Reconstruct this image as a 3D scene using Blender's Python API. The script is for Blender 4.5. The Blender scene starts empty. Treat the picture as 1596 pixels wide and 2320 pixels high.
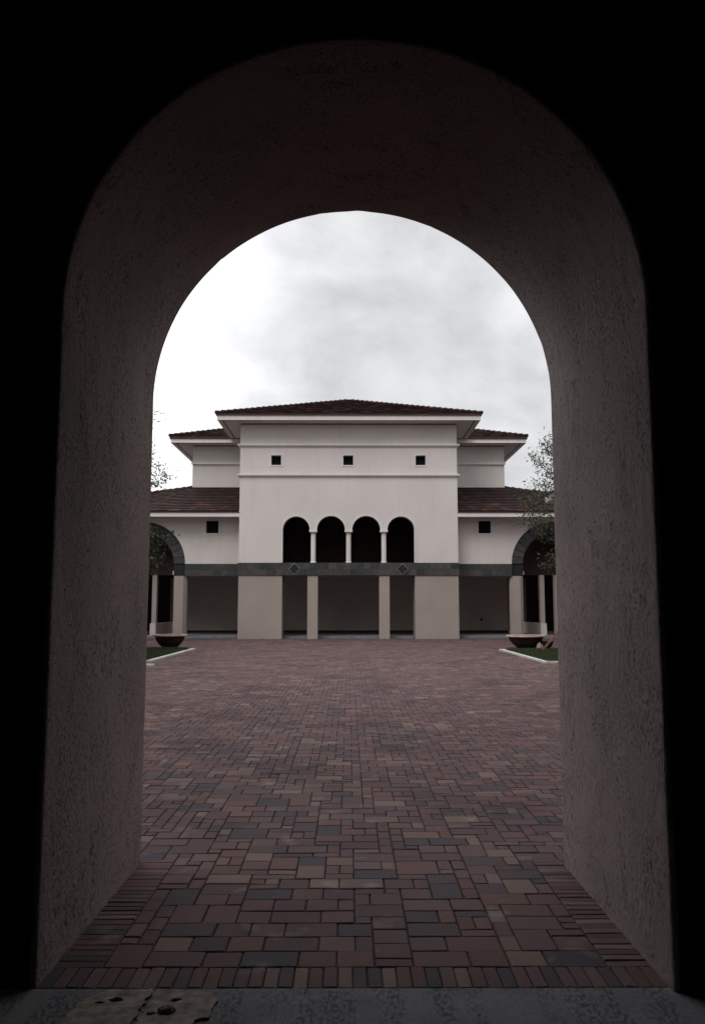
import bpy, bmesh, math, random
from mathutils import Vector, Matrix, noise
from mathutils.geometry import tessellate_polygon

random.seed(7)
S = bpy.context.scene
COL = S.collection
R = math.radians

# ------------------------------------------------------------------ camera
cam = bpy.data.cameras.new('camera')
cam.sensor_fit = 'VERTICAL'
cam.sensor_height = 24
cam.lens = 24 * 1890 / 2320
cam.clip_end = 3000
cam_o = bpy.data.objects.new('camera', cam)
cam_o.location = (0, 0, 1.6)
cam_o.rotation_euler = (R(96.5), 0, R(-0.27))
COL.objects.link(cam_o)
S.camera = cam_o

# ------------------------------------------------------------------ sky
SUN_EL, SUN_AZ = R(46), R(-148)          # azimuth from +Y towards +X; the brighter part of the cloud is on the left
w = bpy.data.worlds.new('World')
S.world = w
w.use_nodes = True
nt = w.node_tree
nt.nodes.clear()


def N(t, kind, **kw):
    n = t.nodes.new(kind)
    for k, v in kw.items():
        if hasattr(n, k):
            setattr(n, k, v)
        else:
            n.inputs[k].default_value = v
    return n


out = N(nt, 'ShaderNodeOutputWorld')
sky = N(nt, 'ShaderNodeTexSky', sky_type='NISHITA', sun_disc=False, sun_elevation=SUN_EL, sun_rotation=SUN_AZ)
bg1 = N(nt, 'ShaderNodeBackground', Strength=0.05)
nt.links.new(sky.outputs[0], bg1.inputs[0])
tc = N(nt, 'ShaderNodeTexCoord')
mp = N(nt, 'ShaderNodeMapping')
mp.inputs["Scale"].default_value = (3.0, 3.0, 5.2)
mp.inputs['Location'].default_value = (0.35, 0.2, 0.6)
nt.links.new(tc.outputs['Generated'], mp.inputs[0])
n1 = N(nt, 'ShaderNodeTexNoise', Scale=1.8, Detail=8.0, Roughness=0.56, Distortion=0.3)
nt.links.new(mp.outputs[0], n1.inputs['Vector'])
cr = N(nt, 'ShaderNodeValToRGB')
e = cr.color_ramp.elements
e[0].position, e[0].color = 0.34, (0.62, 0.625, 0.645, 1)
e[1].position, e[1].color = 0.66, (0.93, 0.935, 0.95, 1)
nt.links.new(n1.outputs[0], cr.inputs[0])
# thin, brighter cloud low on the left
dt = N(nt, 'ShaderNodeVectorMath', operation='DOT_PRODUCT')
dv = Vector((-0.25, 0.92, 0.27)).normalized()
dt.inputs[1].default_value = dv
nt.links.new(tc.outputs['Generated'], dt.inputs[0])
mr = N(nt, 'ShaderNodeMapRange', interpolation_type='SMOOTHSTEP')
mr.inputs[1].default_value = 0.965
mr.inputs[2].default_value = 1.0
mr.inputs[3].default_value = 1.0
mr.inputs[4].default_value = 1.25
nt.links.new(dt.outputs['Value'], mr.inputs[0])
# an overcast sky is brighter overhead
sp = N(nt, 'ShaderNodeSeparateXYZ')
nt.links.new(tc.outputs['Generated'], sp.inputs[0])
mz = N(nt, 'ShaderNodeMapRange', interpolation_type='SMOOTHSTEP')
mz.inputs[1].default_value = 0.42
mz.inputs[2].default_value = 1.0
mz.inputs[3].default_value = 1.0
mz.inputs[4].default_value = 2.5
nt.links.new(sp.outputs[2], mz.inputs[0])
m1 = N(nt, 'ShaderNodeMath', operation='MULTIPLY')
d2 = N(nt, 'ShaderNodeVectorMath', operation='DOT_PRODUCT')
d2.inputs[1].default_value = Vector((-0.75, 0.6, 0.35)).normalized()
nt.links.new(tc.outputs['Generated'], d2.inputs[0])
mr2 = N(nt, 'ShaderNodeMapRange', interpolation_type='SMOOTHSTEP')
mr2.inputs[1].default_value = 0.66
mr2.inputs[2].default_value = 1.0
mr2.inputs[3].default_value = 1.0
mr2.inputs[4].default_value = 2.5
nt.links.new(d2.outputs['Value'], mr2.inputs[0])
m0 = N(nt, 'ShaderNodeMath', operation='MULTIPLY')
nt.links.new(mr.outputs[0], m0.inputs[0])
nt.links.new(mr2.outputs[0], m0.inputs[1])
nt.links.new(m0.outputs[0], m1.inputs[0])
nt.links.new(mz.outputs[0], m1.inputs[1])
bg2 = N(nt, 'ShaderNodeBackground', Strength=1.0)
nt.links.new(cr.outputs[0], bg2.inputs[0])
nt.links.new(m1.outputs[0], bg2.inputs[1])
ad = N(nt, 'ShaderNodeMixShader')
ad.inputs[0].default_value = 0.94
nt.links.new(bg1.outputs[0], ad.inputs[1])
nt.links.new(bg2.outputs[0], ad.inputs[2])
nt.links.new(ad.outputs[0], out.inputs[0])

sl = bpy.data.lights.new('sun', 'SUN')
sl.energy = 1.2
sl.angle = R(30)
sl.color = (1.0, 0.96, 0.9)
so = bpy.data.objects.new('sun', sl)
dirv = Vector((math.sin(SUN_AZ) * math.cos(SUN_EL), math.cos(SUN_AZ) * math.cos(SUN_EL), math.sin(SUN_EL)))
so.rotation_euler = dirv.to_track_quat('Z', 'Y').to_euler()
so.location = (0, 20, 30)
COL.objects.link(so)

S.view_settings.view_transform = 'Standard'
S.view_settings.look = 'None'
S.view_settings.exposure = 0.05
S.view_settings.gamma = 1.0


# ------------------------------------------------------------------ materials
def base_mat(name, rough=0.9):
    m = bpy.data.materials.new(name)
    m.use_nodes = True
    t = m.node_tree
    b = t.nodes['Principled BSDF']
    b.inputs['Roughness'].default_value = rough
    b.inputs['Specular IOR Level'].default_value = 0.25
    return m, t, b


def pos(t, scale=(1, 1, 1)):
    g = N(t, 'ShaderNodeNewGeometry')
    mm = N(t, 'ShaderNodeMapping')
    mm.inputs['Scale'].default_value = scale
    t.links.new(g.outputs['Position'], mm.inputs[0])
    return mm.outputs[0]


def ramp(t, fac, stops):
    c = N(t, 'ShaderNodeValToRGB')
    el = c.color_ramp.elements
    while len(el) < len(stops):
        el.new(0.5)
    for q, (p, v) in zip(el, stops):
        q.position = p
        q.color = (*v, 1) if isinstance(v, tuple) else (v, v, v, 1)
    t.links.new(fac, c.inputs[0])
    return c.outputs[0]


def mixc(t, a, b, f, mode='MIX'):
    m = N(t, 'ShaderNodeMix', data_type='RGBA', blend_type=mode)
    for s, v in ((0, f), (6, a), (7, b)):
        if hasattr(v, 'is_linked') or hasattr(v, 'links'):
            t.links.new(v, m.inputs[s])
        else:
            m.inputs[s].default_value = v if s == 0 else (*v, 1)
    return m.outputs[2]


def bump(t, b, h, dist, strength=1.0):
    n = N(t, 'ShaderNodeBump', Strength=strength, Distance=dist)
    t.links.new(h, n.inputs['Height'])
    if b.inputs['Normal'].is_linked:
        t.links.new(b.inputs['Normal'].links[0].from_socket, n.inputs['Normal'])
    t.links.new(n.outputs[0], b.inputs['Normal'])


def stucco(name, c1, c2, streak=0.25, grain=35, dist=0.004):
    m, t, b = base_mat(name, 0.93)
    p = pos(t)
    big = N(t, 'ShaderNodeTexNoise', Scale=0.55, Detail=5.0)
    t.links.new(p, big.inputs['Vector'])
    col = mixc(t, c1, c2, ramp(t, big.outputs[0], [(0.35, 0.0), (0.65, 1.0)]))
    ps = pos(t, (1.6, 1.6, 0.16))
    st = N(t, 'ShaderNodeTexNoise', Scale=2.2, Detail=5.0)
    t.links.new(ps, st.inputs['Vector'])
    col = mixc(t, col, (0.80, 0.78, 0.76), ramp(t, st.outputs[0], [(0.5, 0.0), (0.75, streak)]), 'MULTIPLY')
    t.links.new(col, b.inputs['Base Color'])
    g = N(t, 'ShaderNodeTexNoise', Scale=grain, Detail=4.0)
    t.links.new(p, g.inputs['Vector'])
    bump(t, b, g.outputs[0], dist)
    return m


M = {}
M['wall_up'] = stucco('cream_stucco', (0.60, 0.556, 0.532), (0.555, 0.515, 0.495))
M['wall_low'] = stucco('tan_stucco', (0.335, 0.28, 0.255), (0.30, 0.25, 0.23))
M['wall_in'] = stucco('brown_stucco', (0.54, 0.45, 0.42), (0.48, 0.40, 0.375))
M['trim'] = stucco('white_trim', (0.66, 0.62, 0.59), (0.60, 0.57, 0.55), 0.4)

# rough trowelled stucco of the archway
m, t, b = base_mat('trowelled_stucco', 0.95)
p = pos(t)
big = N(t, 'ShaderNodeTexNoise', Scale=0.9, Detail=6.0)
t.links.new(p, big.inputs['Vector'])
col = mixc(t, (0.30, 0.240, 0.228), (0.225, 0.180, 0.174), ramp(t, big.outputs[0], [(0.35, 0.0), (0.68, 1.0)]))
# short vertical pits and drag marks
pv = pos(t, (1.0, 1.0, 0.55))
wv = N(t, 'ShaderNodeTexNoise', Scale=85.0, Detail=4.0, Roughness=0.6, Distortion=0.3)
t.links.new(pv, wv.inputs['Vector'])
zone = N(t, 'ShaderNodeTexNoise', Scale=2.4, Detail=3.0)
t.links.new(p, zone.inputs['Vector'])
zr = ramp(t, zone.outputs[0], [(0.42, 0.15), (0.62, 1.0)])
pit = ramp(t, wv.outputs[0], [(0.365, 1.0), (0.42, 0.0)])
pm = N(t, 'ShaderNodeMath', operation='MULTIPLY')
t.links.new(pit, pm.inputs[0])
t.links.new(zr, pm.inputs[1])
# worm-like trowel cracks
vw = N(t, 'ShaderNodeTexNoise', Scale=19.0, Detail=4.0, Distortion=1.0)
t.links.new(pos(t, (1, 1, 0.6)), vw.inputs['Vector'])
ab = N(t, 'ShaderNodeMath', operation='SUBTRACT')
ab.inputs[1].default_value = 0.5
t.links.new(vw.outputs[0], ab.inputs[0])
aa = N(t, 'ShaderNodeMath', operation='ABSOLUTE')
t.links.new(ab.outputs[0], aa.inputs[0])
crk = ramp(t, aa.outputs[0], [(0.0, 1.0), (0.016, 0.0)])
zone2 = N(t, 'ShaderNodeTexNoise', Scale=5.0, Detail=3.0)
t.links.new(pos(t, (1.3, 1.1, 0.7)), zone2.inputs['Vector'])
cz = N(t, 'ShaderNodeMath', operation='MULTIPLY')
t.links.new(crk, cz.inputs[0])
t.links.new(ramp(t, zone2.outputs[0], [(0.57, 0.0), (0.66, 1.0)]), cz.inputs[1])
mx = N(t, 'ShaderNodeMath', operation='MAXIMUM')
t.links.new(pm.outputs[0], mx.inputs[0])
t.links.new(cz.outputs[0], mx.inputs[1])
dk = N(t, 'ShaderNodeMath', operation='MULTIPLY')
dk.inputs[1].default_value = 0.9
t.links.new(mx.outputs[0], dk.inputs[0])
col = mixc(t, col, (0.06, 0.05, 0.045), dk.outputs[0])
t.links.new(col, b.inputs['Base Color'])
g = N(t, 'ShaderNodeTexNoise', Scale=90.0, Detail=3.0)
t.links.new(p, g.inputs['Vector'])
bump(t, b, g.outputs[0], 0.005)
g3 = N(t, 'ShaderNodeTexNoise', Scale=16.0, Detail=6.0, Roughness=0.6)
t.links.new(pos(t, (1, 1, 0.6)), g3.inputs['Vector'])
bump(t, b, g3.outputs[0], 0.014)
inv = N(t, 'ShaderNodeMath', operation='SUBTRACT')
inv.inputs[0].default_value = 1.0
t.links.new(mx.outputs[0], inv.inputs[1])
bump(t, b, inv.outputs[0], 0.02)
M['arch'] = m


def simple(name, c, rough=0.85, var=0.25, scale=6.0, dist=0.0):
    m, t, b = base_mat(name, rough)
    n = N(t, 'ShaderNodeTexNoise', Scale=scale, Detail=5.0)
    t.links.new(pos(t), n.inputs['Vector'])
    lo = tuple(v * (1 - var) for v in c)
    hi = tuple(v * (1 + var) for v in c)
    t.links.new(mixc(t, lo, hi, ramp(t, n.outputs[0], [(0.3, 0.0), (0.7, 1.0)])), b.inputs['Base Color'])
    if dist:
        bump(t, b, n.outputs[0], dist)
    return m


M['shade_plaster'] = simple('shade_darkened_plaster', (0.03, 0.026, 0.026), 0.95, 0.2, 3)  # gloom of the unlit passage is put into the plaster's colour
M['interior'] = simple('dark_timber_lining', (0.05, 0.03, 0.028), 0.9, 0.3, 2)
M['glass'] = simple('dark_window_glass', (0.004, 0.004, 0.006), 0.9, 0.2, 2)
M['kerb'] = simple('pale_concrete', (0.42, 0.41, 0.40), 0.9, 0.25, 5, 0.004)
M['floor_in'] = simple('porch_concrete', (0.17, 0.18, 0.195), 0.85, 0.2, 2)
M['soil'] = simple('dark_soil', (0.04, 0.03, 0.025), 1.0, 0.4, 20, 0.01)
M['joint'] = simple('joint_sand', (0.034, 0.027, 0.026), 1.0, 0.3, 30)
M['earth'] = simple('ground_earth', (0.10, 0.09, 0.07), 1.0, 0.3, 0.4)
M['terracotta'] = simple('aged_terracotta', (0.026, 0.016, 0.015), 0.8, 0.35, 7, 0.004)
M['rim'] = simple('worn_terracotta_rim', (0.42, 0.30, 0.25), 0.8, 0.3, 7, 0.003)
M['bark'] = simple('grey_bark', (0.09, 0.075, 0.06), 0.95, 0.35, 12, 0.01)
M['stake'] = simple('red_brown_timber', (0.26, 0.10, 0.075), 0.8, 0.3, 8, 0.002)
M['rock'] = simple('pale_rock', (0.26, 0.20, 0.18), 0.95, 0.35, 8, 0.02)
M['rubble'] = simple('pale_mortar', (0.20, 0.168, 0.15), 0.95, 0.45, 18, 0.012)

# leaf: each leaf its own green
m, t, b = base_mat('leaf', 0.6)
g = N(t, 'ShaderNodeNewGeometry')
t.links.new(ramp(t, g.outputs['Random Per Island'], [(0.0, (0.022, 0.030, 0.016)), (0.5, (0.040, 0.050, 0.024)), (0.85, (0.070, 0.072, 0.038)), (1.0, (0.12, 0.06, 0.035))]), b.inputs['Base Color'])
M['leaf'] = m
m, t, b = base_mat('grass_blade', 0.7)
g = N(t, 'ShaderNodeNewGeometry')
t.links.new(ramp(t, g.outputs['Random Per Island'], [(0.0, (0.016, 0.030, 0.013)), (0.6, (0.030, 0.050, 0.020)), (1.0, (0.08, 0.08, 0.035))]), b.inputs['Base Color'])
M['grass'] = m

# pavers: every block its own fired colour
m, t, b = base_mat('concrete_paver', 0.85)
b.inputs['Specular IOR Level'].default_value = 0.18
g = N(t, 'ShaderNodeNewGeometry')
col = ramp(t, g.outputs['Random Per Island'], [
    (0.0, (0.052, 0.044, 0.052)), (0.09, (0.072, 0.051, 0.056)), (0.30, (0.098, 0.054, 0.054)),
    (0.52, (0.120, 0.064, 0.060)), (0.70, (0.095, 0.060, 0.064)), (0.86, (0.134, 0.084, 0.074)), (0.96, (0.160, 0.110, 0.094)), (1.0, (0.058, 0.040, 0.046))])
p = pos(t)
n2 = N(t, 'ShaderNodeTexNoise', Scale=55.0, Detail=5.0, Roughness=0.7)
t.links.new(p, n2.inputs['Vector'])
col = mixc(t, col, (0.72, 0.72, 0.74), ramp(t, n2.outputs[0], [(0.4, 0.0), (0.7, 0.6)]), 'MULTIPLY')
n3 = N(t, 'ShaderNodeTexNoise', Scale=0.8, Detail=6.0)
t.links.new(p, n3.inputs['Vector'])
col = mixc(t, col, (0.62, 0.60, 0.64), ramp(t, n3.outputs[0], [(0.48, 0.0), (0.68, 0.9)]), 'MULTIPLY')
n4 = N(t, 'ShaderNodeTexNoise', Scale=3.1, Detail=5.0)
t.links.new(p, n4.inputs['Vector'])
col = mixc(t, col, (0.34, 0.31, 0.29), ramp(t, n4.outputs[0], [(0.62, 0.0), (0.75, 0.35)]))
t.links.new(col, b.inputs['Base Color'])
bump(t, b, n2.outputs[0], 0.004)
M['paver'] = m

# passage slab: grey concrete with drip stains running towards the viewer
m, t, b = base_mat('stained_concrete', 0.9)
p = pos(t)
n1_ = N(t, 'ShaderNodeTexNoise', Scale=3.0, Detail=8.0, Roughness=0.65)
t.links.new(p, n1_.inputs['Vector'])
col = mixc(t, (0.155, 0.155, 0.163), (0.105, 0.105, 0.114), ramp(t, n1_.outputs[0], [(0.35, 0.0), (0.65, 1.0)]))
sp1 = N(t, 'ShaderNodeTexNoise', Scale=60.0, Detail=4.0, Roughness=0.7)
t.links.new(pos(t, (1, 0.45, 1)), sp1.inputs['Vector'])
sp2 = N(t, 'ShaderNodeTexNoise', Scale=9.0, Detail=3.0)
t.links.new(pos(t, (1, 0.12, 1)), sp2.inputs['Vector'])
q = N(t, 'ShaderNodeMath', operation='MULTIPLY')
t.links.new(ramp(t, sp1.outputs[0], [(0.46, 0.0), (0.56, 1.0)]), q.inputs[0])
t.links.new(ramp(t, sp2.outputs[0], [(0.45, 0.2), (0.58, 0.85)]), q.inputs[1])
col = mixc(t, col, (0.035, 0.035, 0.04), q.outputs[0])
t.links.new(col, b.inputs['Base Color'])
bump(t, b, sp1.outputs[0], 0.003)
M['slab'] = m

# stone tile band
m, t, b = base_mat('slate_tile', 0.7)
g = N(t, 'ShaderNodeNewGeometry')
col = ramp(t, g.outputs['Random Per Island'], [(0.0, (0.030, 0.034, 0.040)), (0.25, (0.044, 0.048, 0.047)),
           (0.5, (0.060, 0.057, 0.053)), (0.75, (0.066, 0.066, 0.063)), (0.9, (0.078, 0.065, 0.056)), (1.0, (0.04, 0.055, 0.062))])
n2 = N(t, 'ShaderNodeTexNoise', Scale=7.0, Detail=6.0, Roughness=0.7)
t.links.new(pos(t), n2.inputs['Vector'])
col = mixc(t, col, (0.5, 0.52, 0.55), ramp(t, n2.outputs[0], [(0.45, 0.0), (0.65, 0.8)]), 'MULTIPLY')
t.links.new(col, b.inputs['Base Color'])
bump(t, b, n2.outputs[0], 0.006)
M['stone'] = m
M['stone_dark'] = simple('dark_slate', (0.014, 0.015, 0.018), 0.7, 0.4, 9, 0.004)
M['stone_pale'] = simple('pale_slate', (0.16, 0.15, 0.145), 0.8, 0.25, 9, 0.003)

# roof tiles
m, t, b = base_mat('roof_tile', 0.85)
g = N(t, 'ShaderNodeNewGeometry')
col = ramp(t, g.outputs['Random Per Island'], [(0.0, (0.012, 0.006, 0.008)), (0.4, (0.028, 0.009, 0.008)),
           (0.75, (0.021, 0.008, 0.009)), (0.93, (0.085, 0.028, 0.014)), (1.0, (0.016, 0.013, 0.019))])
n2 = N(t, 'ShaderNodeTexNoise', Scale=1.2, Detail=6.0)
t.links.new(pos(t), n2.inputs['Vector'])
col = mixc(t, col, (0.55, 0.55, 0.6), ramp(t, n2.outputs[0], [(0.42, 0.0), (0.65, 0.8)]), 'MULTIPLY')
t.links.new(col, b.inputs['Base Color'])
M['tile'] = m


# ------------------------------------------------------------------ helpers
class MB:
    def __init__(self):
        self.v, self.f = [], []

    def add(self, vs, fs):
        k = len(self.v)
        self.v += [tuple(x) for x in vs]
        self.f += [tuple(i + k for i in q) for q in fs]
        return self

    def box(self, x0, x1, y0, y1, z0, z1, c=0.0):
        if x0 > x1:
            x0, x1 = x1, x0
        if c <= 0:
            vs = [(x, y, z) for z in (z0, z1) for y in (y0, y1) for x in (x0, x1)]
            return self.add(vs, [(0, 2, 3, 1), (4, 5, 7, 6), (0, 1, 5, 4), (2, 6, 7, 3), (0, 4, 6, 2), (1, 3, 7, 5)])
        pl = [(x0 + c, y0), (x1 - c, y0), (x1, y0 + c), (x1, y1 - c), (x1 - c, y1), (x0 + c, y1), (x0, y1 - c), (x0, y0 + c)]
        vs = [(x, y, z) for z in (z0, z1) for x, y in pl]
        fs = [tuple(range(7, -1, -1)), tuple(range(8, 16))]
        fs += [(i, (i + 1) % 8, 8 + (i + 1) % 8, 8 + i) for i in range(8)]
        return self.add(vs, fs)

    def slab(self, outer, holes, y0, y1, ax='y'):
        """outline in XZ (or YZ) with holes, given a real thickness"""
        loops = [outer] + list(holes)
        tri = tessellate_polygon([[Vector((a, b_, 0)) for a, b_ in lp] for lp in loops])
        flat = [pt for lp in loops for pt in lp]
        n = len(flat)
        mk = (lambda a, y, b_: (a, y, b_)) if ax == 'y' else (lambda a, y, b_: (y, a, b_))
        vs = [mk(a, y0, b_) for a, b_ in flat] + [mk(a, y1, b_) for a, b_ in flat]
        fs = [tuple(q) for q in tri] + [tuple(i + n for i in reversed(q)) for q in tri]
        k = 0
        for lp in loops:
            L = len(lp)
            for i in range(L):
                a_, b2 = k + i, k + (i + 1) % L
                fs.append((a_, b2, b2 + n, a_ + n))
            k += L
        return self.add(vs, fs)

    def lathe(self, prof, cx, cy, n=32):
        vs = [(cx + r * math.cos(2 * math.pi * i / n), cy + r * math.sin(2 * math.pi * i / n), z) for r, z in prof for i in range(n)]
        fs = []
        for j in range(len(prof) - 1):
            for i in range(n):
                fs.append((j * n + i, j * n + (i + 1) % n, (j + 1) * n + (i + 1) % n, (j + 1) * n + i))
        fs.append(tuple(range(n - 1, -1, -1)))
        fs.append(tuple((len(prof) - 1) * n + i for i in range(n)))
        return self.add(vs, fs)

    def tube(self, a, b_, ra, rb, n=7):
        a, b_ = Vector(a), Vector(b_)
        d = (b_ - a).normalized()
        u = d.orthogonal().normalized()
        v = d.cross(u)
        vs = [c + (u * math.cos(2 * math.pi * i / n) + v * math.sin(2 * math.pi * i / n)) * r for c, r in ((a, ra), (b_, rb)) for i in range(n)]
        fs = [(i, (i + 1) % n, n + (i + 1) % n, n + i) for i in range(n)] + [tuple(range(n - 1, -1, -1)), tuple(range(n, 2 * n))]
        return self.add(vs, fs)

    def build(self, name, mat, parent=None, smooth=False, normals=True, bevel=0.0):
        me = bpy.data.meshes.new(name)
        me.from_pydata(self.v, [], self.f)
        me.materials.append(mat)
        if normals:
            bm = bmesh.new()
            bm.from_mesh(me)
            bmesh.ops.recalc_face_normals(bm, faces=bm.faces)
            bm.to_mesh(me)
            bm.free()
        if smooth:
            for q in me.polygons:
                q.use_smooth = True
        o = bpy.data.objects.new(name, me)
        COL.objects.link(o)
        if parent is not None:
            o.parent = parent
            o.matrix_parent_inverse = parent.matrix_world.inverted() if False else Matrix.Translation(-Vector(parent.location))
        if bevel:
            md = o.modifiers.new('bevel', 'BEVEL')
            md.width = bevel
            md.segments = 2
            md.limit_method = 'ANGLE'
        return o


def tag(o, label=None, cat=None, group=None, kind=None):
    if label: o['label'] = label
    if cat: o['category'] = cat
    if group: o['group'] = group
    if kind: o['kind'] = kind
    return o


def empty(name, loc, label, cat, group=None):
    o = bpy.data.objects.new(name, None)
    o.location = loc
    o.empty_display_size = 0.3
    COL.objects.link(o)
    return tag(o, label, cat, group)


def arc(cx, cz, r, a0, a1, n):
    return [(cx + r * math.cos(R(a0 + (a1 - a0) * i / n)), cz + r * math.sin(R(a0 + (a1 - a0) * i / n))) for i in range(n + 1)]


# ------------------------------------------------------------------ setting: ground, paving, kerbs
g0 = MB().add([(-1500, -1500, -0.05), (1500, -1500, -0.05), (1500, 1500, -0.05), (-1500, 1500, -0.05)], [(0, 1, 2, 3)])
tag(g0.build('ground', M['earth']), kind='structure')
jb = MB().box(-14, 14, 3.70, 43.6, -0.045, -0.012)
tag(jb.build('paving_bed', M['joint']), kind='structure')

AY0, AY1 = 3.71, 5.46         # inner and outer face of the archway wall
AX = 0.02                    # its centre line
AW = 1.325                    # half width of the opening
BED = [(-9.3, -5.92, 24.9, 31.9), (5.74, 9.3, 24.4, 31.3)]   # lawns: x0, x1, y0, y1


def blocked(x, y):
    if y < 5.52 and not LX < x < RX:
        return True
    for x0, x1, y0, y1 in BED:
        if x0 - 0.12 < x < x1 + 0.12 and y0 - 0.12 < y < y1 + 0.12:
            return True
    return False


LX = -13.8 + round((AX - 1.145 + 13.8) / 0.087) * 0.087
RX = -13.8 + round((AX + 1.145 + 13.8) / 0.087) * 0.087
pv = MB()


def paver(x0, x1, y0, y1, gap=0.0045, top=0.0):
    x0 += gap * random.uniform(0.5, 1.1); x1 -= gap * random.uniform(0.5, 1.1)
    y0 += gap * random.uniform(0.5, 1.1); y1 -= gap * random.uniform(0.5, 1.1)
    c = 0.0045
    z = top + random.uniform(-0.0025, 0.0015)
    tx, ty = random.uniform(-0.001, 0.001), random.uniform(-0.0015, 0.0015)
    vs = [(x0, y0, -0.014), (x1, y0, -0.014), (x1, y1, -0.014), (x0, y1, -0.014),
          (x0, y0, z - 0.004), (x1, y0, z - 0.004), (x1, y1, z - 0.004), (x0, y1, z - 0.004),
          (x0 + c, y0 + c, z - tx - ty), (x1 - c, y0 + c, z + tx - ty), (x1 - c, y1 - c, z + tx + ty), (x0 + c, y1 - c, z - tx + ty)]
    fs = [(8, 9, 10, 11)]
    for a, b_ in ((0, 1), (1, 2), (2, 3), (3, 0)):
        fs.append((4 + a, 4 + b_, 8 + b_, 8 + a))
        fs.append((a, b_, 4 + b_, 4 + a))
    pv.add(vs, fs)


U_ = 0.087
nx, ny = 317, 446
X0, Y0 = -13.8, 3.94
occ = bytearray(nx * ny)
for j in range(ny):
    for i in range(nx):
        if blocked(X0 + (i + .5) * U_, Y0 + (j + .5) * U_):
            occ[j * nx + i] = 2
shapes = [((3, 2), 26), ((2, 3), 5), ((2, 2), 34), ((2, 1), 16), ((3, 1), 8), ((1, 2), 5), ((3, 3), 3), ((1, 1), 2)]
pid = [0] * (nx * ny)
nid = 1
for j in range(ny):
    for i in range(nx):
        if occ[j * nx + i]:
            continue
        cand = []
        for (a, c_), wt in shapes:
            if i + a > nx or j + c_ > ny:
                continue
            if any(occ[(j + jj) * nx + i + ii] for ii in range(a) for jj in range(c_)):
                continue
            w_ = wt * (a * c_) ** 0.3
            # break the joints that would run on from the row before
            if j and i + a < nx and pid[(j - 1) * nx + i + a] != pid[(j - 1) * nx + i + a - 1]:
                w_ *= .12
            cand.append(((a, c_), w_))
        if not cand:
            continue
        (a, c_), = random.choices([q[0] for q in cand], [q[1] for q in cand])
        for ii in range(a):
            for jj in range(c_):
                occ[(j + jj) * nx + i + ii] = 1
                pid[(j + jj) * nx + i + ii] = nid
        nid += 1
        paver(X0 + i * U_, X0 + (i + a) * U_, Y0 + j * U_, Y0 + (j + c_) * U_)
# soldier course along the sill of the archway
x = AX - AW - 0.02
while x < AX + AW:
    paver(x, x + 0.064, 3.735, 3.94, 0.003)
    x += 0.064
# courses laid across along both jambs
for sgn in (-1, 1):
    y = 3.94
    while y < 5.50:
        xa, xb = sorted((LX if sgn < 0 else RX, AX + sgn * (AW + 0.02)))
        paver(xa, xb, y, y + 0.064, 0.003)
        y += 0.064
tag(pv.build('paving', M['paver'], normals=False), kind='structure')

pf = MB().box(-5.4, 5.4, -7.0, 3.728, -0.04, 0.0)
tag(pf.build('passage_floor', M['slab']), kind='structure')

# lawns with kerbs
for k, (x0, x1, y0, y1) in enumerate(BED):
    inner = x1 if x0 < 0 else x0
    s = 1 if x0 < 0 else -1
    kb = MB()
    kb.box(inner, inner + s * 0.15, y0 - 0.12, y1 + 0.1, -0.02, 0.05, 0.012)
    xx = sorted((inner - s * 0.004, x0 if s > 0 else x1))
    kb.box(xx[0], xx[1], y0 - 0.12, y0 + 0.03, -0.02, 0.05, 0.012)
    kb.box(xx[0], xx[1], y1 - 0.02, y1 + 0.1, -0.02, 0.045, 0.012)
    tag(kb.build('kerb', M['kerb']), kind='structure')
    so_ = MB().box(x0 + (0.01 if s > 0 else 0.012), x1 - 0.012, y0 + 0.04, y1 - 0.03, -0.03, 0.03)
    tag(so_.build('lawn_soil', M['soil']), kind='structure')
    gr = MB()
    for _ in range(42000):
        gx, gy = random.uniform(x0, x1), random.uniform(y0 + 0.05, y1 - 0.04)
        if abs(gx - inner) < 0.07:
            continue
        h = random.uniform(0.05, 0.10) * (1 + 0.5 * noise.noise(Vector((gx * 1.5, gy * 1.5, 0))))
        a = random.uniform(0, math.pi)
        w_ = random.uniform(0.007, 0.013)
        dx, dy = math.cos(a) * w_, math.sin(a) * w_
        lx, ly = random.uniform(-.04, .04), random.uniform(-.04, .04)
        gr.add([(gx - dx, gy - dy, 0.028), (gx + dx, gy + dy, 0.028), (gx + lx, gy + ly, 0.028 + h)], [(0, 1, 2)])
    tag(gr.build('grass', M['grass'], normals=False),
        'short dark green grass in the kerbed bed on the %s' % ('left' if k == 0 else 'right'), 'grass', kind='stuff')

# ------------------------------------------------------------------ the archway we look through
gate = empty('archway', (0, 4.6, 0), 'dark round-headed archway of rough trowelled stucco framing the view of the courtyard', 'archway')
AS, AR = 2.97, AW             # spring height, radius
gm = MB()
W2 = 11.0
AE = AW + .02
arc_o = [(-AE, -0.03), (-AE, AS)] + arc(0, AS, AE, 180, 0, 180)[1:-1] + [(AE, AS), (AE, -0.03)]
outer = [(-W2, -0.03)] + arc_o + [(W2, -0.03), (W2, 10.8), (-W2, 10.8)]  # upper wall is out of view, raised to shade the near paving
# wall faces only (front and back), the reveal is a finer mesh of its own
tri = tessellate_polygon([[Vector((a, b_, 0)) for a, b_ in outer]])
n = len(outer)
RA = R(-1.1)


def rot(a, y, z):
    yy = y - 4.585
    a *= 1 + .010 * (AY1 - y) / (AY1 - AY0)
    return (AX + a, 4.585 + a * math.sin(RA) + yy, z)


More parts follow.
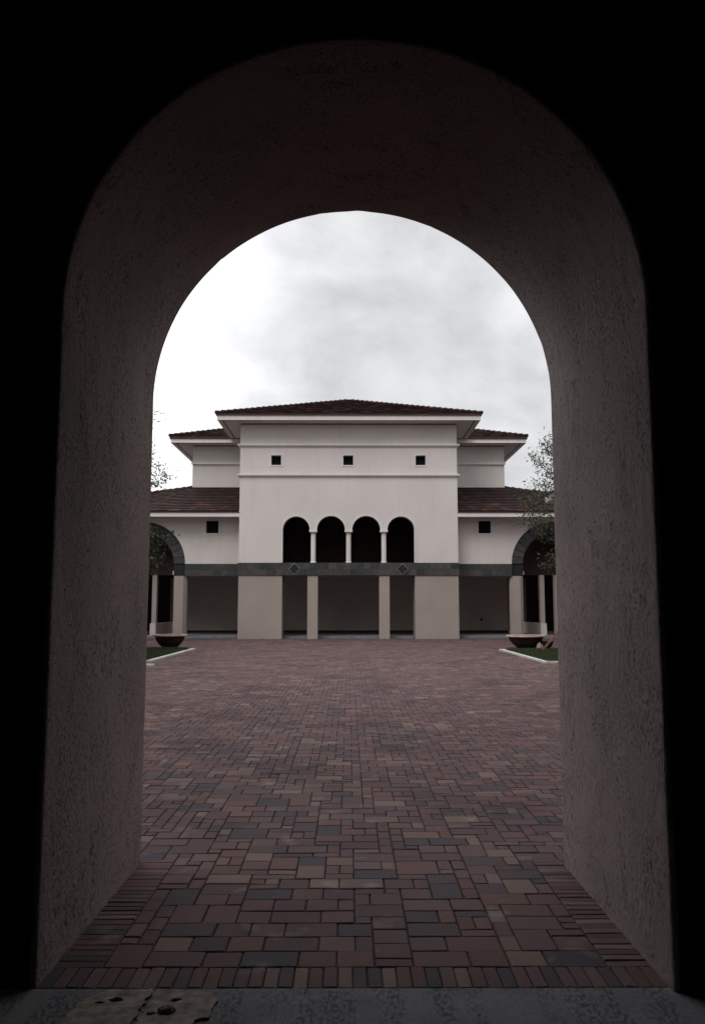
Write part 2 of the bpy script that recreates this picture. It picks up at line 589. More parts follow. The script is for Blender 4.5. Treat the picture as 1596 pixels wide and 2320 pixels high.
vs = [rot(a, AY0, b_) for a, b_ in outer] + [rot(a, AY1, b_) for a, b_ in outer]
fs = [tuple(q) for q in tri] + [tuple(i + n for i in reversed(q)) for q in tri]
for i in list(range(n)):
    j = (i + 1) % n
    if 1 <= i < len(arc_o) :
        continue
    fs.append((i, j, j + n, i + n))
gm.add(vs, fs)
gw = gm.build('arch_wall', M['shade_plaster'], gate)
# reveal: soffit and jambs, slightly wavy from the trowel
rv = MB()
prof = []
for k in range(90):
    prof.append((-AW, -0.02 + (AS + 0.02) * k / 90, -1, 0))
for k in range(151):
    a = R(180 - 180 * k / 150)
    prof.append((AR * math.cos(a), AS + AR * math.sin(a), math.cos(a), math.sin(a)))
for k in range(90):
    prof.append((AW, AS - (AS + 0.02) * (k + 1) / 90, 1, 0))
ys = [(AY0 - .004, .027), (AY0 - .004, .014), (AY0 - .001, .006), (AY0 + .005, .002)]
ys += [(AY0 + .015 + (AY1 - AY0 - .03) * k / 42, 0.0) for k in range(43)]
ys += [(AY1 - .005, .002), (AY1 + .001, .006), (AY1 + .004, .014), (AY1 + .004, .027)]
nd = len(ys) - 1
for (a, z, nx_, nz_) in prof:
    for y, ex_ in ys:
        ed = min(abs(y - AY0), abs(AY1 - y))
        nn = noise.fractal(Vector((a * 3.1, y * 3.1, z * 2.0)), 0.8, 2.0, 4) * 0.0015
        chip = 0.0
        if ed < 0.05 and ex_ < .02:
            q_ = noise.noise(Vector((a * 9 + 3, y * 2, z * 9)))
            chip = max(0, q_ - 0.3) * 0.012 * (1 - ed / 0.05)
        off = ex_ + nn + chip
        rv.v.append(rot(a + nx_ * off, y, z + nz_ * off))
for i in range(len(prof) - 1):
    for d in range(nd):
        k = i * (nd + 1) + d
        rv.f.append((k, k + 1, k + nd + 2, k + nd + 1))
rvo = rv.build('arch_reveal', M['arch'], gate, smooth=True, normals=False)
rm = MB()
rm.box(-5.6, -5.3, -7.3, 3.55, -0.03, 5.6)
rm.box(5.3, 5.6, -7.3, 3.55, -0.03, 5.6)
rm.box(-5.3, 5.3, -7.3, -7.0, -0.03, 5.6)
rm.build('passage_wall', M['shade_plaster'], gate)
MB().box(-11.2, 11.2, 3.0, 7.6, 11.05, 11.3).build('added_eave', M['trim'], gate)  # unseen overhang, added to keep skylight off the near paving
MB().box(-5.6, 5.6, -7.3, 3.55, 5.602, 5.9).build('ceiling', M['shade_plaster'], gate)

# ------------------------------------------------------------------ main building
TY = 42.6
bld = empty('arcaded_building', (0, TY, 0), 'cream two-storey stucco building with four-arched loggia, stone band and dark red tiled hip roofs', 'building')
SP = 5.53
acs = [(-2.68, .695), (-.905, .725), (.905, .725), (2.68, .695)]
not_ = [(-3.375, 3.84)]
for c_, r_ in acs:
    not_ += arc(c_, SP, r_, 180, 0, 28)
not_.append((3.375, 3.84))
outer = [(-5.6, 3.84)] + not_ + [(5.6, 3.84), (5.6, 11.03), (-5.6, 11.03)]
wins = [(-3.74, 9.15), (-0.02, 9.15), (3.72, 9.15)]
hs = .26
hol = [[(x - hs, z - hs), (x + hs, z - hs), (x + hs, z + hs), (x - hs, z + hs)] for x, z in wins]
tw = MB().slab(outer, hol, TY, TY + 0.45)
for s in (-1, 1):
    tw.box(s * 5.6, s * 5.2, TY + .45, 52, 3.84, 11.03)
tw.build('tower_wall', M['wall_up'], bld)
# loggia interior
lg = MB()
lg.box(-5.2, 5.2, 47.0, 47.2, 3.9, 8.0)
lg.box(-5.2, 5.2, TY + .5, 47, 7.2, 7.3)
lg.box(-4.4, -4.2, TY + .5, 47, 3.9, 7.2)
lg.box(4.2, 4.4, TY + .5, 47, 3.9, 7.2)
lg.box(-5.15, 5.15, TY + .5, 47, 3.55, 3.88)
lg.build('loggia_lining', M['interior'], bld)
# moulding round the arcade
mo = MB()


def ribbon(mb, pts, inset, y0, y1, norm):
    k = len(mb.v)
    L = len(pts)
    for (x, z), (nx_, nz_) in zip(pts, norm):
        for (xx, zz) in ((x, z), (x + nx_ * inset, z + nz_ * inset)):
            mb.v += [(xx, y0, zz), (xx, y1, zz)]
    for i in range(L - 1):
        a, b_ = k + i * 4, k + (i + 1) * 4
        mb.f += [(a, b_, b_ + 2, a + 2), (a + 1, a + 3, b_ + 3, b_ + 1), (a, a + 1, b_ + 1, b_), (a + 2, b_ + 2, b_ + 3, a + 3)]
    mb.f += [(k, k + 2, k + 3, k + 1), (k + 4 * L - 4, k + 4 * L - 3, k + 4 * L - 1, k + 4 * L - 2)]


for i, (c_, r_) in enumerate(acs):
    pts = arc(c_, SP, r_ - 0.004, 180, 0, 28)
    nrm = [(math.cos(R(180 - 180 * k / 28)), math.sin(R(180 - 180 * k / 28))) for k in range(29)]
    if i == 0:
        pts = [(c_ - r_ + .004, 3.86)] + pts; nrm = [(-1, 0)] + nrm
    if i == 3:
        pts = pts + [(c_ + r_ - .004, 3.86)]; nrm = nrm + [(1, 0)]
    ribbon(mo, pts, 0.085, TY - 0.035 - 0.001 * i, TY + 0.05, nrm)
mo.build('arch_moulding', M['trim'], bld)
for cx in (-1.808, 0.0, 1.808):
    cb = MB().lathe([(.15, 3.842), (.15, 3.90), (.125, 3.93), (.125, 5.36), (.15, 5.38), (.15, 5.42)], cx, TY + 0.17, 24)
    cb.box(cx - .2, cx + .2, TY - .06, TY + .40, 5.42, 5.527)
    cb.build('column', M['trim'], bld)


def sq_window(x, z, h, y, par):
    f = MB()
    for a, b_, c_, d in ((-h - .07, h + .07, h - .004, h + .07), (-h - .07, h + .07, -h - .07, -h + .004)):
        f.box(x + a, x + b_, y - .025, y + .12, z + c_, z + d)
    for a, b_ in ((-h - .07, -h + .004), (h - .004, h + .07)):
        f.box(x + a, x + b_, y - .023, y + .12, z - h + .004, z + h - .004)
    fo = f.build('window', M['trim'], par)
    g_ = MB().box(x - h, x + h, y + .26, y + .28, z - h, z + h)
    g_.box(x - .015, x + .015, y + .245, y + .262, z - h, z + h)
    g_.build('pane', M['glass'], fo)
    return fo


for x, z in wins:
    sq_window(x, z, hs, TY, bld)
# string courses with a small cove
for z, e_ in ((8.335, .055), (9.905, .05)):
    sc = MB()
    for s0, s1, dd in ((z, z + .085, .13), (z - .055, z, .06)):
        sc.box(-5.6 - dd, 5.6 + dd, TY - dd, TY + 0.0 - 0.002, s0, s1)
        sc.box(-5.6 - dd, -5.602, TY, 46, s0, s1)
        sc.box(5.602, 5.6 + dd, TY, 46, s0, s1)
    sc.build('string_course', M['trim'], bld)

# stone band of the tower: individual random tiles
def tiles(mb, x0, x1, z0, z1, y, rows, wmin, wmax, dep=0.03):
    hz = (z1 - z0) / rows
    for r_ in range(rows):
        x = x0
        while x < x1 - 1e-4:
            w_ = random.uniform(wmin, wmax)
            if x1 - (x + w_) < wmin * .7:
                w_ = x1 - x
            yy = y - random.uniform(0, .006)
            mb.box(x + .003, x + w_ - .003, yy, y + dep, z0 + r_ * hz + .003, z0 + (r_ + 1) * hz - .003)
            x += w_


bb = MB().box(-5.61, 5.61, TY - .02, TY + .45, 3.215, 3.836)
bb.build('band_backing', M['stone_dark'], bld)
bt = MB()
tiles(bt, -5.64, 5.64, 3.21, 3.845, TY - .05, 2, .22, .5)
bt.build('stone_band', M['stone'], bld)
for cx in (-2.76, 2.74):
    d_ = MB()
    h = .31
    pts = [(cx - h, 3.53), (cx, 3.53 - h), (cx + h, 3.53), (cx, 3.53 + h)]
    d_.slab(pts, [], TY - .068, TY - .045)
    do = d_.build('diamond_tile', M['stone_pale'], bld)
    h = .27
    pts = [(cx - h, 3.53), (cx, 3.53 - h), (cx + h, 3.53), (cx, 3.53 + h)]
    e_ = MB()
    for (a0, a1), (b0, b1) in (((0, 1), (0, 1)), ((1, 2), (0, 1)), ((0, 1), (1, 2)), ((1, 2), (1, 2))):
        # four small diamonds
        ccx, ccz = cx + (a0 - b0) * h / 2, 3.53 + (a0 + b0 - 1) * h / 2
        q_ = h / 2 - .006
        e_.slab([(ccx - q_, ccz), (ccx, ccz - q_), (ccx + q_, ccz), (ccx, ccz + q_)], [], TY - .078, TY - .066)
    e_.build('inlay', M['stone_dark'], do)

# ground storey
for s in (-1, 1):
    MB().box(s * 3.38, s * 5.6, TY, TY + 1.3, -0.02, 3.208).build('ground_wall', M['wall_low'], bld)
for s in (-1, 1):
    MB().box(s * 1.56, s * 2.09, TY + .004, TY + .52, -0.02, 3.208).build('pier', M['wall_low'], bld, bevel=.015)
fl = MB()
fl.box(-3.37, 3.37, TY + .62, 43.56, -0.02, .118)
fl.box(-15.8, 15.8, 43.56, 54, -0.03, .12)
fl.build('porch_floor', M['floor_in'], bld)
# back wall of the porch and its skirting
pw = MB()
pw.box(-9.45, 9.3, 49.0, 49.3, .12, 3.45)
pw.build('porch_wall', M['wall_in'], bld)
MB().box(-9.45, 9.3, 48.95, 49.0, .12, .25).build('skirting', M['interior'], bld)
MB().box(7.68, 7.80, 48.955, 48.997, .80, .95).build('outlet', M['stone_dark'], bld)
cl = MB()
cl.box(-9.3, 9.3, 44.3, 49.0, 3.30, 3.5)
cl.build('porch_ceiling', M['trim'], bld)

# wings
WY = 43.6
AC, RO, RI = 10.72, 2.20, 1.60
for s in (-1, 1):
    o_ = [(s * 5.6, 3.84), (s * (AC - RO), 3.84)]
    ar = arc(AC, 3.85, RO, 180, 0, 40)
    o_ += [(s * a, b_) for a, b_ in ar]
    o_ += [(s * (AC + RO), 3.84), (s * 15.8, 3.84), (s * 15.8, 6.30), (s * 5.6, 6.30)]
    wx, wz, wh = 7.14, 5.775, .335
    h_ = [[(s * (wx - wh), wz - wh), (s * (wx + wh), wz - wh), (s * (wx + wh), wz + wh), (s * (wx - wh), wz + wh)]]
    ww = MB().slab(o_, h_, WY, WY + .4)
    ww.build('wing_wall', M['wall_up'], bld)
    sq_window(s * wx, wz, wh, WY, bld)
    # stone archivolt, set back a little
    av = MB()
    nst = 17
    for k in range(nst):
        a0, a1 = 180 - 180 * k / nst - .35, 180 - 180 * (k + 1) / nst + .35
        pts = arc(AC, 3.85, RO - .003, a0, a1, 4) + arc(AC, 3.85, RI, a1, a0, 4)
        av.slab([(s * a, b_) for a, b_ in pts], [], WY + .07, WY + .42 + .001 * k)
    av.build('archivolt', M['stone'], bld)
    # band
    bk = MB()
    x0, x1 = sorted((s * 5.612, s * (AC - RO)))
    bk.box(x0, x1, WY - .015, WY + .40, 3.217, 3.836)
    bk.build('band_backing', M['stone_dark'], bld)
    b2 = MB()
    tiles(b2, x0, x1, 3.212, 3.842, WY - .045, 2, .22, .5)
    b2.build('stone_band', M['stone'], bld)
    im = MB()
    x0, x1 = sorted((s * (AC - RO), s * (AC - RI)))
    im.box(x0 + .004, x1 - .004, WY + .12, WY + .42, 3.217, 3.846)
    im.build('impost', M['stone_dark'], bld)  # near-black slate carries the shadow of this recess in its colour
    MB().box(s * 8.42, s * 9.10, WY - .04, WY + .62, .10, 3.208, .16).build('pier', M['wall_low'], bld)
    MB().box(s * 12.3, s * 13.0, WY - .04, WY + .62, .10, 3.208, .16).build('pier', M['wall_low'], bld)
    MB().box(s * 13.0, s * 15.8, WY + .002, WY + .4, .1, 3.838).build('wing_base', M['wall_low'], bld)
    # parapet with columns in the cross passage behind the arch
    pp = MB().box(s * 10.2, s * 10.5, 44.6, 49.5, .12, .74)
    pp.build('parapet', M['wall_in'], bld)
    MB().box(s * 10.22, s * 10.46, 44.75, 45.1, .742, 3.3).build('passage_column', M['wall_low'], bld)
    MB().box(s * 11.0, s * 11.4, 44.75, 45.1, .12, 3.3).build('passage_column', M['wall_low'], bld)
    MB().box(s * 10.05, s * 10.5, 49.6, 49.9, .12, 3.3).build('passage_column', M['wall_low'], bld)
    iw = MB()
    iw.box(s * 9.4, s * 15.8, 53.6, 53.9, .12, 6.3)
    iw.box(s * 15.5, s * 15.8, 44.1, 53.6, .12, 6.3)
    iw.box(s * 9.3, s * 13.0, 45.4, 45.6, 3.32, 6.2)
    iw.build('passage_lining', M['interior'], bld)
    # upper block
    ub = MB()
    UY = 47.5
    ub.box(s * 5.0, s * 8.97, UY, UY + .4, 7.4, 10.82)
    ub.box(s * 8.57, s * 8.97, UY + .4, 57.0, 7.4, 10.82)
    ub.build('upper_wall', M['wall_up'], bld)
    MB().box(s * 5.62, s * 9.03, UY - .12, UY - .002, 9.76, 9.86).build('string_course', M['trim'], bld)

# ------------------------------------------------------------------ roofs
def plane_tiles(mb, quad, course=.36, tw_=.30, lift=.045, z_off=0.0):
    """quad: eave-left, eave-right, top-right, top-left; laid with individual overlapping tiles"""
    a, b_, c_, d = [Vector(q) for q in quad]
    nrm = (b_ - a).cross(d - a)
    if nrm.z < 0:
        nrm = -nrm
    nrm.normalize()
    H = max((d - a).length, (c_ - b_).length)
    up0 = (d - a); 
    rows = max(2, int(round(((a + b_) / 2 - (c_ + d) / 2).length / course)))
    for r_ in range(rows):
        t0, t1 = r_ / rows, (r_ + 1) / rows
        l0, r0 = a.lerp(d, t0), b_.lerp(c_, t0)
        l1, r1 = a.lerp(d, t1), b_.lerp(c_, t1)
        n_ = max(1, int(round((r0 - l0).length / tw_)))
        sh = 0.5 if r_ % 2 else 0.0
        for k in range(-1, n_ + 1):
            u0, u1 = max(0, (k + sh) / n_), min(1, (k + 1 + sh) / n_)
            if u1 - u0 < 1e-3:
                continue
            lf = lift * random.uniform(.8, 1.2)
            p0, p1 = l0.lerp(r0, u0 + .004 / n_), l0.lerp(r0, u1 - .004 / n_)
            q0, q1 = l1.lerp(r1, u0), l1.lerp(r1, u1)
            up = nrm * lf
            vs = [p0 + up, p1 + up, q1 + nrm * .008, q0 + nrm * .008, p0, p1]
            mb.add(vs, [(0, 1, 2, 3), (4, 5, 1, 0)])


def hip_caps(mb, a, b_, r=.10, step=.38):
    a, b_ = Vector(a), Vector(b_)
    L = (b_ - a).length
    n_ = max(1, int(L / step))
    for k in range(n_):
        p_, q_ = a.lerp(b_, k / n_), a.lerp(b_, (k + 1.08) / n_)
        mb.tube(p_ + Vector((0, 0, .03)), q_ + Vector((0, 0, .0)), r, r * .78, 8)


def hip_roof(par, x0, x1, y0, y1, ze, slope, fz0, fz1, wallz, inner, ridge_y=None):
    """eave rectangle; ze eave height of the tiles, fascia between fz0 and fz1; inner = wall rectangle"""
    hw = min(x1 - x0, y1 - y0) / 2
    h = hw * slope
    cx = (x0 + x1) / 2
    if (x1 - x0) <= (y1 - y0):
        r0, r1 = Vector((cx, y0 + hw, ze + h)), Vector((cx, y1 - hw, ze + h))
    else:
        cy = (y0 + y1) / 2
        r0, r1 = Vector((x0 + hw, cy, ze + h)), Vector((x1 - hw, cy, ze + h))
    A, B, C, D = Vector((x0, y0, ze)), Vector((x1, y0, ze)), Vector((x1, y1, ze)), Vector((x0, y1, ze))
    mb = MB()
    if (x1 - x0) <= (y1 - y0):
        quads = [(A, B, r0, r0), (B, C, r1, r0), (C, D, r1, r1), (D, A, r0, r1)]
        hips = [(A, r0), (B, r0), (C, r1), (D, r1)]
    else:
        quads = [(A, B, r1, r0), (B, C, r1, r1), (C, D, r0, r1), (D, A, r0, r0)]
        hips = [(A, r0), (B, r1), (C, r1), (D, r0)]
    for q in quads:
        plane_tiles(mb, q)
    for a, b_ in hips:
        hip_caps(mb, a, b_)
    if (r1 - r0).length > .1:
        hip_caps(mb, r0, r1)
    ro = mb.build('roof', M['tile'], par, normals=False)
    # deck under the tiles so no light passes
    dk_ = MB()
    o3 = Vector((0, 0, -.012))
    dk_.add([A + o3, B + o3, C + o3, D + o3, r0 + o3, r1 + o3],
            [(0, 1, 5, 4) if (x1 - x0) > (y1 - y0) else (0, 1, 4), (1, 2, 5) if (x1 - x0) > (y1 - y0) else (1, 2, 5, 4),
             (2, 3, 4, 5) if (x1 - x0) > (y1 - y0) else (2, 3, 5), (3, 0, 4) if (x1 - x0) > (y1 - y0) else (3, 0, 4, 5)])
    dk_.build('roof_deck', M['stone_dark'], ro, normals=False)
    fa = MB()
    i_ = .07
    th = .04
    xa, xb, ya, yb = x0 + i_, x1 - i_, y0 + i_, y1 - i_
    fa.box(xa, xb, ya, ya + th, fz0, fz1)
    fa.box(xa, xb, yb - th, yb, fz0, fz1)
    fa.box(xa, xa + th, ya + th, yb - th, fz0, fz1)
    fa.box(xb - th, xb, ya + th, yb - th, fz0, fz1)
    fa.build('fascia', M['trim'], ro)
    ed = MB()
    ed.box(x0 + .01, x1 - .01, y0 + .01, y1 - .01, fz1 + .002, ze - .014)
    ed.build('eave_edge', M['interior'], ro)
    wx0, wx1, wy0, wy1 = inner
    sf = MB()
    zz0, zz1 = fz0 + .03, fz0 + .05
    e2 = .045 + i_
    sf.box(x0 + e2, x1 - e2, y0 + e2, wy0, zz0, zz1)
    sf.box(x0 + e2, wx0, wy0, y1 - e2, zz0, zz1)
    sf.box(wx1, x1 - e2, wy0, y1 - e2, zz0, zz1)
    so_p = sf.build('soffit', M['wall_up'], ro)
    vt = MB()
    v0, v1 = .30, .36
    vt.box(x0 + v0, x1 - v0, y0 + v0, y0 + v1, zz0 - .006, zz0 - .001)
    vt.box(x0 + v0, x0 + v1, y0 + v1, y1 - v1, zz0 - .006, zz0 - .001)
    vt.box(x1 - v1, x1 - v0, y0 + v1, y1 - v1, zz0 - .006, zz0 - .001)
    vt.build('vent_strip', M['stone_dark'], ro)
    return ro


hip_roof(bld, -6.74, 6.78, 41.55, 55.1, 11.40, .345, 11.05, 11.29, 11.03, (-5.6, 5.6, TY + .0, 52))
hip_roof(bld, -10.12, 10.12, 46.4, 59.0, 11.22, .345, 10.84, 11.06, 10.82, (-8.97, 8.97, 47.5, 57))
# lower roofs over the wings
for s in (-1, 1):
    ro = MB()
    q = [(s * 5.62, 42.55, 6.50), (s * 16.8, 42.55, 6.50), (s * 13.6, 47.49, 7.80), (s * 8.98, 47.49, 8.42)]
    mid, tin = (s * 8.98, 42.55, 6.50), (s * 5.62, 47.49, 8.42)
    plane_tiles(ro, [q[0], mid, q[3], tin])
    plane_tiles(ro, [mid, q[1], q[2], q[3]])
    plane_tiles(ro, [(s * 16.8, 42.55, 6.5), (s * 16.8, 56, 6.5), (s * 13.6, 52, 7.8), (s * 13.6, 47.49, 7.80)])
    hip_caps(ro, (s * 8.98, 47.55, 8.42), (s * 13.6, 47.49, 7.80))
    hip_caps(ro, (s * 16.8, 42.55, 6.5), (s * 13.6, 47.49, 7.80))
    rr = ro.build('roof', M['tile'], bld, normals=False)
    fl_ = MB()
    fl_.box(s * 5.62, s * 8.97, 47.38, 47.48, 8.30, 8.42)
    fl_.build('flashing', M['stone_dark'], rr)
    bk = MB().add([(s * 5.62, 42.56, 6.48), (s * 16.78, 42.56, 6.48), (s * 13.6, 47.48, 7.78), (s * 8.98, 47.48, 8.39), (s * 13.6, 53.9, 7.6), (s * 8.98, 53.9, 7.6), (s * 16.78, 53.9, 6.4), (s * 8.98, 42.56, 6.48), (s * 5.62, 47.48, 8.39)],
                  [(0, 7, 3, 8), (7, 1, 2, 3), (3, 2, 4, 5), (1, 6, 4, 2)])
    bk.build('roof_deck', M['stone_dark'], rr, normals=False)
    f = MB()
    xa, xb = sorted((s * 5.61, s * 16.7))
    f.box(xa, xb, 42.61, 42.65, 6.215, 6.425)
    f.box(s * 16.66, s * 16.7, 42.65, 54, 6.215, 6.425)
    f.build('fascia', M['trim'], rr)
    MB().box(xa, xb, 42.565, 43.7, 6.427, 6.485).build('eave_edge', M['interior'], rr)
    MB().box(xa, xb, 42.652, WY - .002, 6.245, 6.262).build('soffit', M['wall_up'], rr)

# ------------------------------------------------------------------ side ranges running towards us
for s, ex, ey, lab in ((1, 9.3, 39.6, 'right'), (-1, 9.9, 37.5, 'left')):
    sw = empty('side_range', (s * 12.0, 25, 0), 'low cream range with white eaves along the %s side of the courtyard' % lab, 'building', 'low ranges along the sides of the courtyard')
    wl = MB()
    o_ = [(10.0, 0)]
    y = 11.5
    while y + 3.0 < ey - 1.5:
        o_ += [(y, 0)] + arc(y + 1.2, 2.7, 1.2, 180, 0, 16) + [(y + 2.4, 0)]
        y += 3.6
    o_ += [(ey - 1.1, 0), (ey - 1.1, 6.42), (10.0, 6.42)]
    wl.slab(o_, [], s * (ex + 1.0), s * (ex + 1.4), 'x')
    wl.box(s * (ex + 1.4), s * (ex + 5.0), ey - 1.5, ey - 1.1, 0, 6.42)
    wl.box(s * (ex + 5.0), s * (ex + 5.4), 10.0, ey - 1.1, 0, 6.42)
    wl.build('wall', M['wall_up'], sw)
    MB().box(s * (ex + 1.4), s * (ex + 5.0), 10, ey - 1.5, 5.2, 5.3).build('ceiling', M['interior'], sw)
    rf = MB()
    x_in, x_out, xm = s * ex, s * (ex + 6.4), s * (ex + 3.2)
    plane_tiles(rf, [(x_in, 9, 6.85), (x_in, ey, 6.85), (xm, ey - 3.2, 7.95), (xm, 9, 7.95)])
    plane_tiles(rf, [(x_out, 9, 6.85), (x_out, ey, 6.85), (xm, ey - 3.2, 7.95), (xm, 9, 7.95)])
    plane_tiles(rf, [(x_in, ey, 6.85), (x_out, ey, 6.85), (xm, ey - 3.2, 7.95), (xm, ey - 3.2, 7.95)])
    hip_caps(rf, (x_in, ey, 6.85), (xm, ey - 3.2, 7.95))
    rr = rf.build('roof', M['tile'], sw, normals=False)
    fs_ = MB()
    fs_.box(s * (ex + .06), s * (ex + .10), 9, ey - .07, 6.52, 6.82)
    fs_.box(s * (ex + .10), s * (ex + 6.3), ey - .11, ey - .07, 6.52, 6.82)
    fs_.build('fascia', M['trim'], rr)
    MB().box(s * (ex + .1), s * (ex + 5.9), 9, ey - .112, 6.54, 6.56).build('soffit', M['trim'], rr)

# ------------------------------------------------------------------ planters
def planter(x, y, rad, h, label):
    p_ = empty('bowl_planter', (x, y, 0), label, 'planter', 'wide bowl planters at the far ends of the lawns')
    MB().lathe([(rad * .42, 0.0), (rad * .46, .03), (rad * .62, h * .25), (rad * .78, h * .52), (rad * .86, h * .8), (rad * .90, h * .88)], x, y, 48).build('bowl', M['terracotta'], p_, smooth=True)
    rm_ = MB()
    n_ = 48
    pr = [(rad * .88, h * .86), (rad * .99, h * .88), (rad, h * .93), (rad * .98, h), (rad * .88, h), (rad * .86, h * .95), (rad * .85, h * .88)]
    vs = [(x + r_ * math.cos(2 * math.pi * i / n_), y + r_ * math.sin(2 * math.pi * i / n_), z) for r_, z in pr for i in range(n_)]
    fs = [(j * n_ + i, j * n_ + (i + 1) % n_, ((j + 1) % len(pr)) * n_ + (i + 1) % n_, ((j + 1) % len(pr)) * n_ + i) for j in range(len(pr)) for i in range(n_)]
    rm_.add(vs, fs).build('rim', M['rim'], p_)
    sl_ = MB()
    for ring, zz in ((rad * .86, h * .93), (rad * .5, h * .95)):
        for i in range(24):
            sl_.v.append((x + ring * math.cos(i * math.pi / 12), y + ring * math.sin(i * math.pi / 12), zz + random.uniform(-.01, .015)))
    sl_.v.append((x, y, h * .96))
    for i in range(24):
        j = (i + 1) % 24
        sl_.f += [(i, j, 24 + j, 24 + i), (24 + i, 24 + j, 48)]
    sl_.build('soil', M['soil'], p_)


planter(-7.10, 33.6, .68, .52, 'terracotta bowl planter standing behind the left lawn, beside the left arcade pier')
planter(6.98, 33.2, .78, .50, 'wider dark bowl planter standing behind the right lawn, next to a small pale rock')


# small rock and small dark pot next to the right planter
def lump(name, mat, x, y, rx, ry, rz, seed, label, cat):
    bm = bmesh.new()
    bmesh.ops.create_icosphere(bm, subdivisions=3, radius=1)
    for v in bm.verts:
        q_ = 1 + .28 * noise.noise(v.co * 1.4 + Vector((seed, 0, 0)))
        v.co = Vector((v.co.x * rx * q_, v.co.y * ry * q_, max(-.35, v.co.z * q_) * rz))
    zmin = min(v.co.z for v in bm.verts)
    for v in bm.verts:
        v.co.z -= zmin
    me = bpy.data.meshes.new(name)
    bm.to_mesh(me)
    bm.free()
    me.materials.append(mat)
    o = bpy.data.objects.new(name, me)
    o.location = (x, y, 0)
    COL.objects.link(o)
    return tag(o, label, cat)


lump('rock', M['rock'], 7.34, 32.4, .13, .12, .17, 1.0, 'small pale pinkish rock lying at the back of the right lawn', 'rock')
po = empty('small_pot', (7.72, 32.9, 0), 'small black bowl-shaped pot on the paving right of the pale rock', 'pot')
MB().lathe([(.12, 0), (.15, .03), (.22, .12), (.26, .24), (.28, .28), (.25, .28), (.22, .2)], 7.72, 32.9, 28).build('bowl', M['stone_dark'], po, smooth=True)


# ------------------------------------------------------------------ trees
def tree(x, y, h, rad, base, seed, label, nleaf, lean=0.0):
    random.seed(seed)
    tr = empty('young_tree', (x, y, 0), label, 'tree', 'young trees in the lawns')
    tk = MB()
    tips = []

    def limb(p_, d_, L, r_, lev):
        d_ = d_.normalized()
        segs = 4
        q_ = p_
        for k in range(segs):
            d2 = (d_ + Vector((random.uniform(-.16, .16), random.uniform(-.16, .16), random.uniform(-.04, .12)))).normalized()
            e2 = q_ + d2 * (L / segs)
            tk.tube(q_, e2, r_ * (1 - .17 * k), r_ * (1 - .17 * (k + 1)), 6)
            if lev >= 1:
                tips.append((e2, lev))
            if lev < 3 and (k >= 1 or lev > 0):
                for _ in range(1 if lev else 2):
                    a = random.uniform(0, 2 * math.pi)
                    sd = Vector((math.cos(a), math.sin(a), random.uniform(.1, .8)))
                    limb(e2, sd + d2 * .5, L * random.uniform(.40, .62), r_ * .48, lev + 1)
            q_, d_ = e2, d2
        tips.append((q_, lev))

    tk.tube((x, y, -.02), (x + lean * .4, y, base * .5), .085, .075, 10)
    tk.tube((x + lean * .4, y, base * .5), (x + lean, y, base), .075, .065, 10)
    top = Vector((x + lean, y, base))
    limb(top, Vector((0, 0, 1)), (h - base) * .82, .06, 0)
    for k in range(6):
        a = k * math.pi / 3 + random.uniform(-.3, .3)
        limb(top + Vector((0, 0, (h - base) * .09 * k)), Vector((math.cos(a), math.sin(a), .55)), rad * random.uniform(.75, 1.05), .035, 1)
    for k in range(3):
        a = k * 2.1 + random.uniform(-.3, .3)
        limb(top + Vector((0, 0, .1)), Vector((math.cos(a), math.sin(a), .08)), rad * .7, .03, 1)
    tk.build('trunk', M['bark'], tr)
    lf = MB()
    for _ in range(nleaf):
        c_, lev = random.choice(tips)
        c_ = c_ + Vector([random.gauss(0, .13) for _ in range(3)])
        if random.random() < .12:
            c_ = c_ + Vector([random.gauss(0, .2) for _ in range(3)])
        L = random.uniform(.04, .09)
        u = Vector([random.gauss(0, 1) for _ in range(3)]).normalized()
        v = u.orthogonal().normalized()
        v.rotate(Matrix.Rotation(random.uniform(0, 6.28), 3, u))
        w_ = L * .32
        bend = u.cross(v) * L * .15
        lf.add([c_ - u * L, c_ + v * w_ + bend, c_ + u * L, c_ - v * w_ + bend], [(0, 1, 2), (0, 2, 3)])
    lf.build('crown', M['leaf'], tr, normals=False)
    return tr


tree(8.5, 29.6, 6.6, 2.2, 2.6, 11, 'airy young tree in the right lawn with a timber stake leaning on it', 11000)
tree(-8.55, 29.4, 6.9, 1.9, 2.5, 23, 'airy young tree in the left lawn, hardly showing past the left jamb', 22000)
random.seed(5)

st = MB().tube((6.87, 30.1, .03), (8.12, 29.75, 1.52), .045, .045, 4)
so2 = st.build('timber_stake', M['stake'])
tag(so2, 'reddish square timber stake leaning up from the right lawn to the tree', 'stake')

# pale slab offcut at the corner of the left lawn
tag(MB().box(-6.2, -5.32, 23.0, 23.3, -0.01, .05, .02).build('concrete_slab', M['kerb']),
    'short pale concrete strip lying on the paving before the left lawn', 'slab')


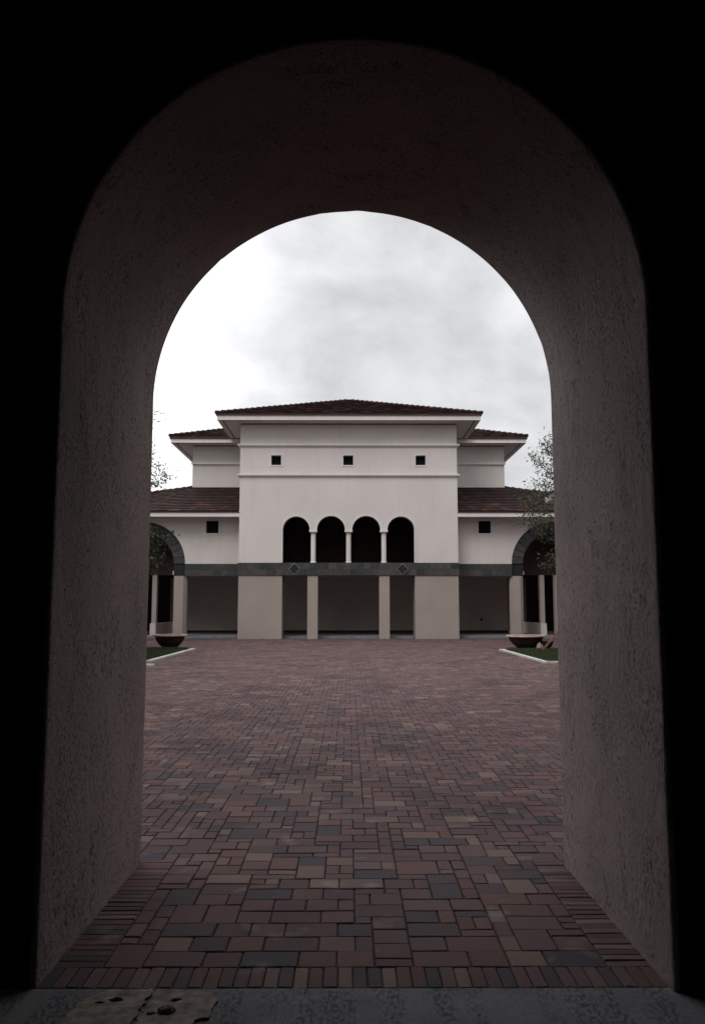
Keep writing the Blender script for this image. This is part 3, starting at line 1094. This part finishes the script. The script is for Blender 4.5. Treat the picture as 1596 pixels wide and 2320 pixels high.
# ------------------------------------------------------------------ broken board on the passage floor
def board(pts, holes, z0, z1, label, name='broken_board'):
    o = MB()
    loops = [pts] + holes
    tri_ = tessellate_polygon([[Vector((a, b_, 0)) for a, b_ in lp] for lp in loops])
    flat = [q for lp in loops for q in lp]
    n_ = len(flat)
    o.v = [(a, b_, z1 + .004 * noise.noise(Vector((a * 6, b_ * 6, 0)))) for a, b_ in flat] + [(a, b_, z0) for a, b_ in flat]
    o.f = [tuple(q) for q in tri_] + [tuple(i + n_ for i in reversed(q)) for q in tri_]
    k = 0
    for lp in loops:
        for i in range(len(lp)):
            a, b_ = k + i, k + (i + 1) % len(lp)
            o.f.append((a, b_, b_ + n_, a + n_))
        k += len(lp)
    ob = o.build(name, M['rubble'])
    return tag(ob, label, 'board', 'two halves of the broken board on the passage floor')


def rough(pts, amp, step=.02):
    res = []
    for i in range(len(pts)):
        a, b_ = Vector(pts[i]), Vector(pts[(i + 1) % len(pts)])
        n_ = max(1, int((b_ - a).length / step))
        for k in range(n_):
            q_ = a.lerp(b_, k / n_)
            res.append((q_.x + random.uniform(-amp, amp), q_.y + random.uniform(-amp, amp)))
    return res


def blob(cx, cy, rx, ry, n_=12):
    return [(cx + rx * math.cos(2 * math.pi * i / n_) * random.uniform(.4, 1.5), cy + ry * math.sin(2 * math.pi * i / n_) * random.uniform(.4, 1.5)) for i in range(n_)]


board(rough([(-1.0, 3.69), (-.815, 3.70), (-.835, 3.43), (-.85, 3.2), (-1.15, 3.2), (-1.10, 3.43), (-1.085, 3.58)], .008),
      [blob(-.945, 3.60, .028, .020), blob(-1.0, 3.575, .018, .008, 9)], .002, .012, 'left half of the pale broken board with a torn double hole')
board(rough([(-.80, 3.70), (-.57, 3.68), (-.53, 3.60), (-.545, 3.46), (-.60, 3.44), (-.60, 3.2), (-.83, 3.2), (-.815, 3.43)], .008),
      [blob(-.70, 3.60, .022, .016)], .002, .012, 'right half of the pale broken board with a chipped corner')
for (x, y, rx, lab) in ((-.715, 3.50, .034, 'larger pale pebble on the right half of the broken board'), (-.775, 3.485, .015, 'smaller pale pebble left of the larger one on the broken board')):
    o = lump('pebble', M['rubble'], x, y, rx, rx * .6, rx * .55, x * 10, lab, 'pebble')
    o.location.z = .011
